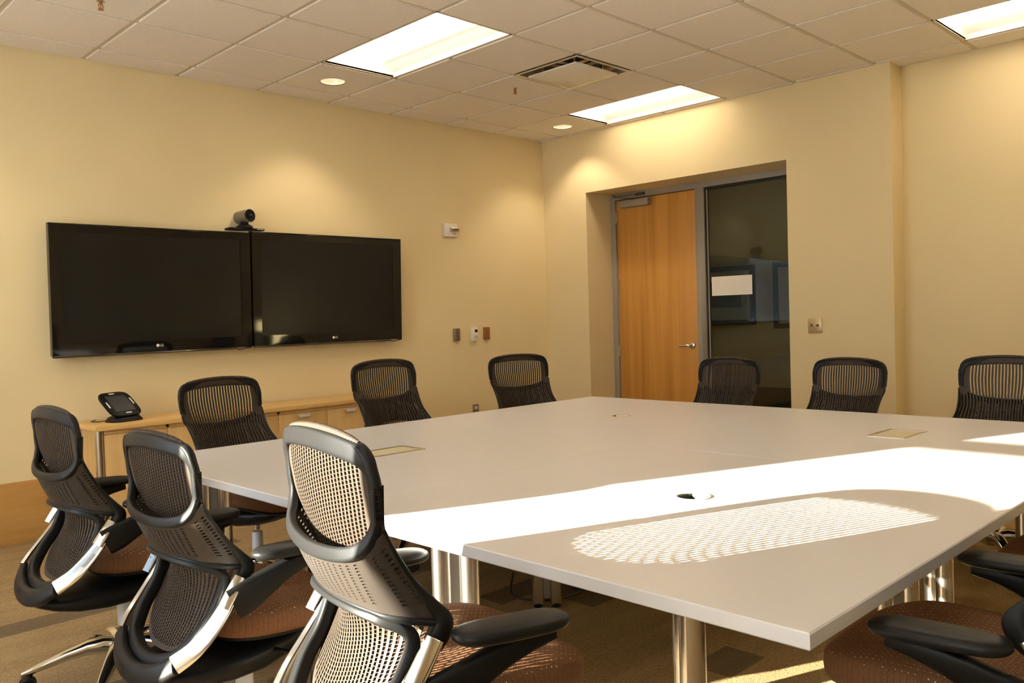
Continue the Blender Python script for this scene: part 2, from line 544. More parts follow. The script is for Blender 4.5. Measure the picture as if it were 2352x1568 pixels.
# corridor beyond the sidelight
mb = MB()
mb.box(2.20, 2.34, -8.6, 0.14, 0, 3.25)
mb.box(0.46, 2.20, -8.6, -8.46, 0, 3.25)
struct(mb.build('wall_corridor', CORR))
mb = MB(); mb.box(0.46, 2.34, -8.6, 0.14, 3.0, 3.25); struct(mb.build('ceiling_corridor', TILE))
mb = MB(); mb.box(2.188, 2.20, -8.4, 0.0, 0, 0.44); struct(mb.build('baseboard_corridor', CORRBASE))

# wooden base boards
mb = MB(); mb.box(-7.40, 0.0, -0.02, 0.0, 0, 0.377); struct(mb.build('baseboard_back', BASEWOOD, bevel=0.002))
mb = MB(); mb.box(-0.02, 0.0, -0.555, -0.02, 0, 0.377); mb.box(-0.02, 0.0, -3.45, -2.62, 0, 0.377)
mb.box(0.0, 0.20, -3.45, -3.43, 0, 0.377); mb.box(0.18, 0.20, -8.4, -3.45, 0, 0.377)
struct(mb.build('baseboard_right', BASEWOOD))

# ceiling: lay-in tiles on a metal grid
g = 0.6096
gx = lambda i: -2.5 + i * g
gy = lambda j: -0.89 + j * g
troffers = [(-1, -2), (3, -2), (3, -7), (-1, -7), (-6, -2), (-6, -7)]
skip = {(i, j + k) for i, j in troffers for k in (0, 1)} | {(1, -2)}
DL = [(-2.80, -0.555), (-0.345, -0.59), (-5.42, -0.555)]
mb = MB()
for i in range(-9, 5):
    for j in range(-13, 2):
        if (i, j) in skip: continue
        x0, x1, y0, y1 = gx(i), gx(i + 1), gy(j), gy(j + 1)
        x0, x1, y0, y1 = max(x0, XW), min(x1, 0.2), max(y0, YF), min(y1, 0.0)
        if x1 - x0 < 0.01 or y1 - y0 < 0.01: continue
        dl = [d for d in DL if x0 < d[0] < x1 and y0 < d[1] < y1]
        ins, dz = 0.018, 0.002
        a0, a1, b0, b1 = x0 + ins, x1 - ins, y0 + ins, y1 - ins
        zt = H - 0.008
        # reveal edge
        o_ = [(x0, y0, H + dz), (x1, y0, H + dz), (x1, y1, H + dz), (x0, y1, H + dz)]
        p_ = [(a0, b0, H + dz), (a1, b0, H + dz), (a1, b1, H + dz), (a0, b1, H + dz)]
        q_ = [(a0, b0, zt), (a1, b0, zt), (a1, b1, zt), (a0, b1, zt)]
        mb.add(o_ + p_ + q_, [(k, (k + 1) % 4, 4 + (k + 1) % 4, 4 + k) for k in range(4)] + [(4 + k, 4 + (k + 1) % 4, 8 + (k + 1) % 4, 8 + k) for k in range(4)])
        if not dl:
            mb.add(q_, [(0, 1, 2, 3)])
        else:
            cxx, cyy = dl[0]; n = 32; ring = []; out = []
            for k in range(n):
                t = 2 * PI * (k + 0.5) / n
                c_, s_ = math.cos(t), math.sin(t)
                ring.append((cxx + 0.092 * c_, cyy + 0.092 * s_, zt))
                sx = (a1 - cxx if c_ > 0 else a0 - cxx) / c_; sy = (b1 - cyy if s_ > 0 else b0 - cyy) / s_
                q = min(sx, sy); out.append((cxx + q * c_, cyy + q * s_, zt))
            for px_, py_ in ((a0, b0), (a1, b0), (a1, b1), (a0, b1)):
                kk = min(range(n), key=lambda k: abs(math.remainder(2 * PI * (k + 0.5) / n - math.atan2(py_ - cyy, px_ - cxx), 2 * PI)))
                out[kk] = (px_, py_, zt)
            mb.add(ring + out, [(k, (k + 1) % n, n + (k + 1) % n, n + k) for k in range(n)])
mb.box(-7.6, 0.46, -8.6, 0.0, H + 0.20, H + 0.22)
struct(mb.build('ceiling', TILE))
mb = MB()
for i in range(-8, 5):
    x = gx(i)
    for j in range(-13, 2):
        y0, y1 = max(gy(j), YF), min(gy(j + 1), 0)
        if (i, j) in skip and (i - 1, j) in skip: continue
        mb.box(x - 0.012, x + 0.012, y0, y1, H, H + 0.003)
for j in range(-12, 2):
    y = gy(j)
    for i in range(-9, 5):
        if (i, j) in skip and (i, j - 1) in skip: continue
        x0, x1 = max(gx(i), XW), min(gx(i + 1), 0.2)
        mb.box(x0 + 0.012, x1 - 0.012, y - 0.012, y + 0.012, H, H + 0.003)
for (a, b, c, d) in ((XW, 0, -0.02, 0), (-0.02, 0, -3.43, 0), (0.18, 0.2, YF, -3.43), (XW, XW + 0.02, YF, 0), (XW, 0.2, YF, YF + 0.02)):
    mb.box(a, b, c, d, H - 0.001, H + 0.002)
struct(mb.build('trim_ceiling_grid', GRID))

# door frame, door and sidelight
mb = MB()
fx = 0.37
mb.box(fx, 0.46, -0.612, -0.555, 0, 2.466)
mb.box(fx, 0.46, -2.62, -0.612, 2.412, 2.466)
mb.box(fx, 0.46, -1.625, -1.532, 0, 2.412)
mb.box(fx, 0.46, -2.62, -2.57, 0, 2.412)
mb.box(fx, 0.46, -2.57, -1.625, 0, 0.10)
struct(mb.build('trim_door_frame', STEELGREY, bevel=0.003))
mb = MB(); mb.box(0.392, 0.437, -1.528, -0.616, 0.008, 2.406)
door = struct(mb.build('door_1', DOORW, bevel=0.002))
t = MB()
t.lathe([(0, -0.004), (0.030, -0.004), (0.034, 0.0), (0.030, 0.012), (0.014, 0.018), (0.012, 0.05), (0, 0.05)], n=28, axis='x')
h_ = t.build('door_handle', SATIN, door, smooth=True, loc=(0.392, -1.458, 0.983))
h_.rotation_euler = (0, 0, PI)
t = MB()
P = [(0.345, -1.458, 0.983, .020, .018), (0.335, -1.44, 0.983, .022, .016), (0.333, -1.40, 0.982, .022, .013), (0.336, -1.345, 0.980, .018, .011)]
band(t, cr(P, 5), (-1, 0, 0), False); t.build('door_lever', SATIN, door, smooth=True)
for z in (2.245, 1.578, 0.928):
    t = MB(); t.cyl((0.385, -0.613, z - 0.057), (0.385, -0.613, z + 0.057), 0.008, n=12)
    t.box(0.372, 0.391, -0.632, -0.600, z - 0.055, z + 0.055)
    t.build('door_hinge', SATIN, door)
t = MB(); t.box(0.335, 0.392, -1.035, -0.70, 2.325, 2.392); t.build('door_closer', STEELGREY, door, bevel=0.005)
t = MB()
band(t, [(0.35, -0.86, 2.40, .022, .008), (0.25, -0.70, 2.425, .022, .008)], (0, 0, 1), False)
band(t, [(0.25, -0.70, 2.432, .022, .008), (0.368, -0.93, 2.440, .022, .008)], (0, 0, 1), False)
t.cyl((0.25, -0.70, 2.415), (0.25, -0.70, 2.445), 0.014, n=14)
t.box(0.345, 0.372, -0.98, -0.88, 2.425, 2.452)
t.build('closer_arm', M('dark bronze arm', (0.10, 0.085, 0.07), 0.4, 0.6), door)
t = MB(); t.box(0.388, 0.3915, -1.533, -1.526, 0.93, 1.03); t.build('strike_plate', STEELGREY, door)

mb = MB()
mb.box(0.385, 0.415, -1.640, -1.625, 0.10, 2.412); mb.box(0.385, 0.415, -2.57, -2.555, 0.10, 2.412)
mb.box(0.385, 0.415, -2.555, -1.640, 2.390, 2.412); mb.box(0.385, 0.415, -2.555, -1.640, 0.10, 0.115)
w1 = struct(mb.build('window_1', DARKGASKET))
mb = MB(); mb.box(0.397, 0.403, -2.555, -1.640, 0.115, 2.390); mb.build('window_pane', GLASS, w1)
mb = MB(); mb.box(0.391, 0.3965, -1.652, -1.640, 0.115, 2.390); mb.build('glazing_bead', STEELGREY, w1)
# paper notice stuck on the glass
mb = MB(); mb.box(0.3945, 0.3965, -2.078, -1.676, 1.430, 1.600)
tag(mb.build('paper_notice', PAPER), 'blank cream paper notice stuck on the glass sidelight beside the wooden door', 'notice')

# corridor pictures
def picture(y0, y1, z0, z1, label, art):
    t = thing('framed_picture', label, 'picture', (2.19, (y0 + y1) / 2, (z0 + z1) / 2), 0, 'framed pictures in the corridor')
    hw, hh, f = (y1 - y0) / 2, (z1 - z0) / 2, 0.055
    m_ = MB()
    m_.box(-0.03, 0.008, -hw, hw, hh - f, hh); m_.box(-0.03, 0.008, -hw, hw, -hh, -hh + f)
    m_.box(-0.03, 0.008, -hw, -hw + f, -hh + f, hh - f); m_.box(-0.03, 0.008, hw - f, hw, -hh + f, hh - f)
    m_.build('frame', PICBLACK, t)
    m_ = MB(); m_.box(-0.012, 0.004, -hw + f, hw - f, -hh + f, hh - f); m_.build('mat_board', MATBOARD, t)
    m_ = MB(); m_.box(-0.015, -0.010, -hw + art[0], hw - art[1], -hh + art[2], hh - art[3]); m_.build('print', M('dark print', (0.045, 0.04, 0.032), 0.6), t)
picture(-1.10, -0.20, 1.13, 1.79, 'wide black-framed picture in the corridor, half behind the paper notice', (0.17, 0.17, 0.20, 0.17))
picture(-2.25, -1.325, 1.085, 1.80, 'black-framed picture in the corridor cut off by the wall edge', (0.19, 0.19, 0.21, 0.19))

# ------------------------------------------------------------------ ceiling fittings
def troffer(i, j, label):
    x0, x1, y0, y1 = gx(i), gx(i + 1), gy(j), gy(j + 2)
    t = thing('ceiling_light', label, 'ceiling light', ((x0 + x1) / 2, (y0 + y1) / 2, H), 0, 'recessed fluorescent ceiling lights')
    hx, hy = (x1 - x0) / 2, (y1 - y0) / 2
    m_ = MB()
    for a in (-1, 1):
        m_.box(min(a * hx, a * (hx - 0.014)), max(a * hx, a * (hx - 0.014)), -hy, hy, -0.002, 0.012)
        m_.box(-hx, hx, min(a * hy, a * (hy - 0.014)), max(a * hy, a * (hy - 0.014)), -0.002, 0.012)
    m_.build('frame', GRID, t)
    m_ = MB()
    ix, iy = hx - 0.014, hy - 0.014
    prof = [(-ix, 0.0), (-ix + 0.01, 0.03), (-ix * 0.75, 0.075), (-ix * 0.5, 0.10), (0, 0.105), (ix * 0.5, 0.10), (ix * 0.75, 0.075), (ix - 0.01, 0.03), (ix, 0.0)]
    prof = [(p[0], p[1]) for p in prof]
    vs = [(x, y, z) for x, z in prof for y in (-iy, iy)]
    m_.add(vs, [(2 * k, 2 * k + 1, 2 * k + 3, 2 * k + 2) for k in range(len(prof) - 1)])
    for yy in (-iy, iy):
        m_.add([(x, yy, z) for x, z in prof], [tuple(range(len(prof)))])
    m_.build('reflector', REFLECT, t)
    m_ = MB()
    n = 18; rg = []
    for yy in (-iy + 0.055, iy - 0.055):
        rg.append([(0.150 * math.cos(PI + PI * k / n), yy, 0.098 - 0.080 * math.sin(PI * k / n)) for k in range(n + 1)])
    m_.rings(rg, caps=True)
    m_.build('lens', LENS, t, smooth=True)
    m_ = MB()
    for yy in (-iy + 0.052, iy - 0.052):
        rg = []
        for r in (0.153, 0.146):
            rg.append([(r * math.cos(PI + PI * k / n), yy, 0.098 - (0.0805 if r > 0.15 else 0.073) * math.sin(PI * k / n)) for k in range(n + 1)])
        m_.rings(rg, caps=False)
    for sx in (-1, 1): m_.box(sx * 0.152 - 0.003, sx * 0.152 + 0.003, -iy + 0.05, iy - 0.05, 0.082, 0.094)
    m_.build('lens_trim', REFLECT, t)
troffer(-1, -2, 'large ceiling light panel above the left half of the table, near the televisions')
troffer(3, -2, 'ceiling light panel over the door, touching the wall above it')
troffer(3, -7, 'ceiling light panel at the upper right corner of the photo')
troffer(-1, -7, 'ceiling light panel above the near right part of the table')
troffer(-6, -2, 'ceiling light panel near the window wall and television wall')
troffer(-6, -7, 'ceiling light panel near the window wall, behind the camera')

def downlight(x, y, label):
    t = thing('downlight', label, 'downlight', (x, y, H), 0, 'round recessed downlights')
    m_ = MB(); m_.lathe([(0.103, -0.004), (0.103, 0.0), (0.086, 0.002), (0.086, -0.004), (0.103, -0.004)], n=40); m_.build('trim_ring', GRID, t, smooth=True)
    m_ = MB(); m_.lathe([(0.087, -0.002), (0.083, 0.04), (0.070, 0.09), (0.05, 0.12), (0.0, 0.125)], n=40); m_.build('reflector_cone', CANREF, t, smooth=True)
    m_ = MB(); m_.lathe([(0, 0.075), (0.025, 0.078), (0.036, 0.095), (0.030, 0.115), (0.016, 0.124)], n=20); m_.build('bulb', BULB, t, smooth=True)
    l = bpy.data.lights.new('downlight_lamp', 'SPOT')
    l.energy = DOWN_POWER; l.color = LAMP_COL; l.spot_size = math.radians(104); l.spot_blend = 0.55; l.shadow_soft_size = 0.04
    o = bpy.data.objects.new('lamp', l); COL.objects.link(o); o.parent = t; o.location = (0, 0, 0.06)
t = thing('ceiling_light', 'unseen square light panel added to brighten the corridor beyond the glass sidelight', 'ceiling light', (1.30, -1.30, 3.0), 0, 'added corridor light')  # unseen glowing panel, added only to lift the dark corridor behind the glass
m_ = MB(); m_.box(-0.30, 0.30, -0.30, 0.30, -0.012, 0.0); m_.build('frame', GRID, t)
m_ = MB(); m_.box(-0.28, 0.28, -0.28, 0.28, -0.015, -0.0125); m_.build('lens', M('dim added corridor glow', (0.9, 0.9, 0.88), 0.5, emit=LAMP_COL, estr=0.55), t)
downlight(*DL[0], 'round downlight in the ceiling tile beside the large light panel')
downlight(*DL[1], 'round downlight in the ceiling corner near the door')
downlight(*DL[2], 'round downlight at the left end of the television wall')

# air diffuser
t = thing('air_diffuser', 'square ceiling air diffuser with a flat centre panel', 'air vent', ((gx(1) + gx(2)) / 2, (gy(-2) + gy(-1)) / 2, H))
h2 = g / 2
m_ = MB()
rg = []
for s, z in ((h2, -0.010), (h2 - 0.028, -0.010), (h2 - 0.04, 0.03), (h2 - 0.10, 0.085), (0.10, 0.10)):
    rg.append([(-s, -s, z), (s, -s, z), (s, s, z), (-s, s, z)])
m_.rings(rg, caps=False); m_.build('frame', M('satin diffuser cone', (0.45, 0.42, 0.37), 0.25, 0.7), t)
m_ = MB(); m_.lathe([(0.15, 0.086), (0.13, 0.16), (0, 0.16)], n=32); m_.build('duct_collar', DUCT, t)
m_ = MB(); m_.box(-0.228, 0.228, -0.228, 0.228, -0.030, -0.018); m_.build('centre_panel', DIFFMAT, t, bevel=0.003)
for sx, sy in ((1, 1), (1, -1), (-1, 1), (-1, -1)):
    m_ = MB(); m_.box(sx * 0.15 - 0.006, sx * 0.15 + 0.006, sy * 0.15 - 0.006, sy * 0.15 + 0.006, -0.018, 0.10); m_.build('bracket', SATIN, t)

def sprinkler(x, y, label):
    t = thing('fire_sprinkler', label, 'sprinkler', (x, y, H), 0, 'ceiling sprinkler heads')
    m_ = MB(); m_.lathe([(0.0, 0.0), (0.030, 0.0), (0.034, -0.004), (0.016, -0.010), (0.010, -0.012), (0, -0.012)], n=28); m_.build('escutcheon', SATIN, t, smooth=True)
    br = M('brass', (0.40, 0.20, 0.10), 0.3, 0.8)
    m_ = MB(); m_.cyl((0, 0, -0.01), (0, 0, -0.024), 0.009, n=14)
    for s in (-1, 1): m_.tube([(s * 0.008, 0, -0.022), (s * 0.013, 0, -0.034), (s * 0.003, 0, -0.048)], 0.0025, n=8)
    m_.cyl((0, 0, -0.024), (0, 0, -0.046), 0.003, n=8); m_.build('frame_arms', br, t, smooth=True)
    m_ = MB(); m_.lathe([(0, -0.047), (0.014, -0.048), (0.016, -0.052), (0, -0.053)], n=18); m_.build('deflector', br, t)
sprinkler(-1.635, -1.262, 'sprinkler head in the ceiling between the downlight and the air diffuser')
sprinkler(-4.582, -1.097, 'sprinkler head at the top left edge of the photo')

# ------------------------------------------------------------------ television wall
def tv(x0, x1, z0, z1, sx0, sx1, sz0, sz1, lx, label):
    cx_ = (x0 + x1) / 2; cz_ = (z0 + z1) / 2
    t = thing('television', label, 'television', (cx_, -0.11, cz_), 0, 'pair of wall televisions')
    t.rotation_euler = (math.radians(1.8), 0, 0)          # both sets lean forward a little on their brackets
    a0, a1, b0, b1 = x0 - cx_, x1 - cx_, z0 - cz_, z1 - cz_
    s0, s1, c0, c1 = sx0 - cx_, sx1 - cx_, sz0 - cz_, sz1 - cz_
    m_ = MB()
    m_.box(a0, a1, 0, 0.045, c1, b1); m_.box(a0, a1, 0, 0.045, b0, c0)
    m_.box(a0, s0, 0, 0.045, c0, c1); m_.box(s1, a1, 0, 0.045, c0, c1)
    m_.build('bezel', GLOSSBLACK, t)
    m_ = MB(); m_.box(a0 + 0.03, a1 - 0.03, 0.02, 0.085, b0 + 0.04, b1 - 0.04); m_.build('back_housing', BLACK, t, bevel=0.01)
    m_ = MB(); m_.box(s0, s1, 0.003, 0.012, c0, c1); m_.build('screen', SCREEN, t)
    m_ = MB()
    P = [(a0, 0.012, b0 - 0.004), (a0 + 0.01, 0.006, b0 - 0.008), (-0.1, 0.004, b0 - 0.008), (0.1, 0.004, b0 - 0.008), (a1 - 0.12, 0.006, b0 - 0.008), (a1 - 0.10, 0.006, b0 - 0.014), (a1 - 0.07, 0.006, b0 - 0.014), (a1 - 0.05, 0.006, b0 - 0.008), (a1, 0.012, b0 - 0.004)]
    m_.tube(P, 0.006, n=10); m_.build('lower_trim', M('clear dark trim', (0.10, 0.09, 0.08), 0.08, 0.7), t, smooth=True)
    m_ = MB(); m_.box(a0, a1, -0.002, 0.02, b1 - 0.012, b1 + 0.0); m_.build('upper_trim', GLOSSBLACK, t, bevel=0.003)
    m_ = MB(); m_.lathe([(0.0, -0.0016), (0.0100, -0.0016), (0.0100, 0.0), (0, 0.0)], c=(lx - cx_ - 0.014, 0, 1.178 - cz_), axis='y', n=24); lo = m_.build('logo', LIGHTLET, t)
    R = Matrix.Rotation(PI / 2, 4, 'X')
    text('lettering', 'LG', 0.022, LIGHTLET, lo, Matrix.Translation((lx - cx_ + 0.012, -0.0005, 1.178 - cz_)) @ R)
    m_ = MB(); m_.box(-0.25, 0.25, 0.08, 0.102, -0.2, 0.2); m_.build('wall_bracket', BLACK, t)
tv(-4.608, -3.272, 1.138, 1.967, -4.540, -3.350, 1.214, 1.912, -3.945, 'left black wall television, the one reflecting the bright table')
tv(-3.258, -1.908, 1.140, 1.978, -3.190, -1.992, 1.216, 1.920, -2.566, 'right black wall television, next to the fire strobe')

# video camera on the televisions
t = thing('video_camera', 'grey barrel video conference camera standing on top of the televisions', 'camera', (-3.285, -0.075, 1.985))
m_ = MB(); m_.box(-0.135, 0.135, -0.045, 0.045, 0.0, 0.016); m_.build('base_plate', BLACK, t, bevel=0.003)
m_ = MB(); m_.box(0.075, 0.125, -0.0465, -0.0455, 0.006, 0.012); m_.build('badge', SATIN, t)
m_ = MB(); m_.lathe([(0.062, 0.016), (0.060, 0.028), (0.045, 0.040), (0.03, 0.046), (0.028, 0.062), (0, 0.062)], n=32); m_.build('swivel_foot', BLACK, t, smooth=True)
tb = MB(); tb.lathe([(0.0, 0.085), (0.040, 0.085), (0.047, 0.078), (0.047, -0.045), (0.049, -0.05), (0.049, -0.056), (0.044, -0.058)], c=(0, 0, 0), axis='y', n=36)
body = tb.build('camera_barrel', M('warm grey camera body', (0.20, 0.17, 0.13), 0.35, 0.5), t, smooth=True, loc=(0.005, -0.005, 0.103)); body.rotation_euler = (math.radians(-3), 0, math.radians(8))
m_ = MB(); m_.lathe([(0.044, -0.057), (0.040, -0.052), (0.026, -0.050), (0, -0.050)], axis='y', n=32); m_.build('lens_face', BLACK, body, smooth=True)
m_ = MB(); m_.lathe([(0.022, -0.050), (0.020, -0.056), (0, -0.060)], axis='y', n=28); m_.build('lens_glass', GLOSSBLACK, body, smooth=True)

# fire strobe
t = thing('fire_strobe', 'white wall fire strobe with red FIRE lettering right of the televisions', 'fire alarm', (-1.265, 0, 2.095))
m_ = MB(); m_.box(-0.072, 0.072, -0.035, 0, -0.06, 0.06); m_.build('housing', WHITEPL, t, bevel=0.008)
m_ = MB(); m_.box(-0.02, 0.072, -0.062, -0.035, -0.012, 0.022); m_.build('strobe_lens', M('clear strobe lens', (0.55, 0.5, 0.42), 0.08, 0.6), t, bevel=0.005)
m_ = MB(); m_.cyl((-0.01, -0.063, 0.004), (0.06, -0.063, 0.006), 0.004, n=8); m_.build('flash_tube', BLACK, t)
text('lettering', 'FIRE', 0.024, RED, t, Matrix.Translation((0.04, -0.0356, -0.037)) @ Matrix.Rotation(PI / 2, 4, 'X'))

# wall plates
def plate(name, label, x, z, w, h_, mat, kind, th=0.010):
    t = thing(name, label, kind, (x, 0, z))
    m_ = MB(); m_.box(-w / 2, w / 2, -th, 0, -h_ / 2, h_ / 2); m_.build('cover_plate', mat, t, bevel=0.003)
    return t
t = plate('wall_plate', 'grey metal blank wall plate left of the thermostat', -1.223, 1.150, 0.070, 0.116, GREYPL, 'wall plate', 0.022)
for dz in (-0.045, 0.045):
    m_ = MB(); m_.cyl((0, -0.022, dz), (0, -0.0235, dz), 0.003, n=10); m_.build('screw', SATIN, t)
t = plate('wall_plate', 'brown metal blank wall plate right of the thermostat', -0.850, 1.150, 0.066, 0.116, BROWNPL, 'wall plate', 0.022)
for dz in (-0.045, 0.045):
    m_ = MB(); m_.cyl((0, -0.022, dz), (0, -0.0235, dz), 0.003, n=10); m_.build('screw', SATIN, t)
t = plate('thermostat', 'white thermostat with a small dark display between two wall plates', -1.007, 1.147, 0.076, 0.126, WHITEPL, 'thermostat', 0.028)
m_ = MB(); m_.box(-0.006, 0.026, -0.0295, -0.027, 0.018, 0.044); m_.build('display', GLOSSBLACK, t)
for dx in (0.002, 0.020):
    m_ = MB(); m_.box(dx - 0.006, dx + 0.006, -0.0305, -0.027, -0.038, -0.012); m_.build('button', M('grey button', (0.45, 0.41, 0.34), 0.5), t, bevel=0.001)
t = plate('wall_outlet', 'steel power outlet low on the wall below the thermostat', -1.012, 0.438, 0.072, 0.116, GREYPL, 'outlet')
for dz in (-0.026, 0.026):
    m_ = MB(); m_.box(-0.016, 0.016, -0.0125, -0.009, dz - 0.014, dz + 0.014); m_.build('socket', BEIGE, t)
# double light switch on the door wall
t = thing('light_switch', 'tan double light switch plate right of the glass sidelight', 'light switch', (0, -2.831, 1.156))
m_ = MB(); m_.box(-0.007, 0, -0.056, 0.056, -0.057, 0.057); m_.build('cover_plate', BRASSPL, t, bevel=0.002)
for dy in (-0.023, 0.023):
    m_ = MB(); m_.box(-0.018, -0.006, dy - 0.005, dy + 0.005, -0.006, 0.014); m_.build('toggle', M('dark toggle', (0.06, 0.05, 0.04), 0.4), t)
    for dz in (-0.030, 0.030):
        m_ = MB(); m_.cyl((-0.007, dy, dz), (-0.0085, dy, dz), 0.003, n=10); m_.build('screw', SATIN, t)

# credenza: three cabinets under one continuous top
CF = -0.43
def cabinet(x0, x1, label, handles):
    t = thing('credenza_cabinet', label, 'cabinet', (x0, CF, 0), 0, 'maple credenza cabinets')
    w = x1 - x0
    m_ = MB(); m_.box(0.001, w - 0.001, 0.02, 0.40, 0.06, 0.682); m_.build('body', MAPLE, t)
    m_ = MB(); m_.box(0.001, w - 0.001, 0.05, 0.40, 0.0, 0.06); m_.build('plinth', BLACK, t)
    m_ = MB(); m_.box(0.0015, w - 0.0015, 0, 0.02, 0.656, 0.682); m_.build('top_rail', MAPLE, t)
    m_ = MB(); m_.cyl((w * 0.5, -0.0015, 0.668), (w * 0.5, 0.01, 0.668), 0.0095, n=20); m_.build('lock', BLACK, t)
    for k in range(2):
        a, b = (0.0015, w / 2 - 0.0015) if k == 0 else (w / 2 + 0.0015, w - 0.0015)
        m_ = MB(); m_.box(a, b, 0, 0.019, 0.065, 0.653); d = m_.build('door', MAPLE, t, bevel=0.001)
        if handles[k]:
            c = (a + b) / 2
            m_ = MB(); m_.box(c - 0.045, c + 0.045, -0.024, 0.0, 0.636, 0.640); m_.box(c - 0.045, c + 0.045, -0.026, -0.023, 0.622, 0.640)
            m_.build('tab_pull', PULL, d, bevel=0.001)
cabinet(-4.44, -3.665, 'left cabinet of the wooden credenza, under the conference phone', (False, True))
cabinet(-3.665, -2.872, 'middle cabinet of the wooden credenza', (True, True))
cabinet(-2.872, -2.085, 'right cabinet of the wooden credenza', (True, True))
t = thing('long_worktop', 'long maple credenza worktop under the televisions', 'worktop', (-3.26, -0.235, 0.682))
m_ = MB(); m_.box(-1.235, 1.235, -0.225, 0.213, 0, 0.03); m_.build('worktop', MAPLETOP, t, bevel=0.002)
t = thing('support_post', 'round metal post holding up the left front corner of the credenza worktop', 'post', (-4.466, -0.415, 0))
m_ = MB(); m_.cyl((0, 0, 0.012), (0, 0, 0.682), 0.024, n=28); m_.build('tube', TUBE, t, smooth=True)
m_ = MB(); m_.lathe([(0, 0), (0.026, 0), (0.026, 0.010), (0.018, 0.014)], n=24); m_.build('glide', BLACK, t)

# conference phone / touch panel on the credenza
t = thing('conference_phone', 'black tilted conference touch panel on the left end of the credenza', 'phone', (-4.262, -0.275, 0.712), math.radians(15))
m_ = MB()
rg = []
for z, a, b in ((0, 0.105, 0.075), (0.012, 0.103, 0.072), (0.030, 0.090, 0.055), (0.036, 0.08, 0.045)):
    rg.append([(a * math.copysign(abs(math.cos(q)) ** 0.5, math.cos(q)) + 0.0, b * math.copysign(abs(math.sin(q)) ** 0.5, math.sin(q)), z) for q in [2 * PI * (k + .5) / 32 for k in range(32)]])
m_.rings(rg); m_.build('foot', BLACK, t, smooth=True)
tilt = math.radians(38)
pm = Matrix.Translation((-0.006, 0.030, 0.106)) @ Matrix.Rotation(tilt, 4, 'X')
m_ = MB(); rg = []
for z, s in ((-0.016, 0.90), (-0.009, 0.98), (0.0, 1.0), (0.006, 0.985), (0.008, 0.95)):
    rg.append([(0.110 * s * math.copysign(abs(math.cos(q)) ** 0.45, math.cos(q)), 0.114 * s * math.copysign(abs(math.sin(q)) ** 0.45, math.sin(q)), z) for q in [2 * PI * (k + .5) / 48 for k in range(48)]])
m_.rings(rg); pn = m_.build('panel', BLACK, t, smooth=True); pn.matrix_local = pm
m_ = MB(); m_.box(-0.070, 0.070, -0.074, 0.074, 0.0075, 0.0092); m_.build('screen', SCREEN, pn)
for x, y, w, h_ in ((-0.01, 0.092, 0.036, 0.009), (0.01, -0.092, 0.038, 0.009), (-0.088, -0.008, 0.009, 0.055), (0.088, 0.012, 0.009, 0.058)):
    m_ = MB(); m_.box(x - w / 2, x + w / 2, y - h_ / 2, y + h_ / 2, 0.007, 0.0098); m_.build('light_strip', WHITEPL, pn)
m_ = MB(); m_.tube(cr([(0.0, 0.005, 0.03), (0.0, 0.012, 0.055), (-0.002, 0.03, 0.084)], 5), 0.018, n=12); m_.build('neck', BLACK, t, smooth=True)
m_ = MB(); m_.tube(cr([(-0.08, 0.05, 0.01), (-0.13, 0.08, 0.006), (-0.12, 0.16, 0.004), (-0.05, 0.222, 0.004)], 6), 0.003, n=8); m_.build('cord', CABLE, t, smooth=True)

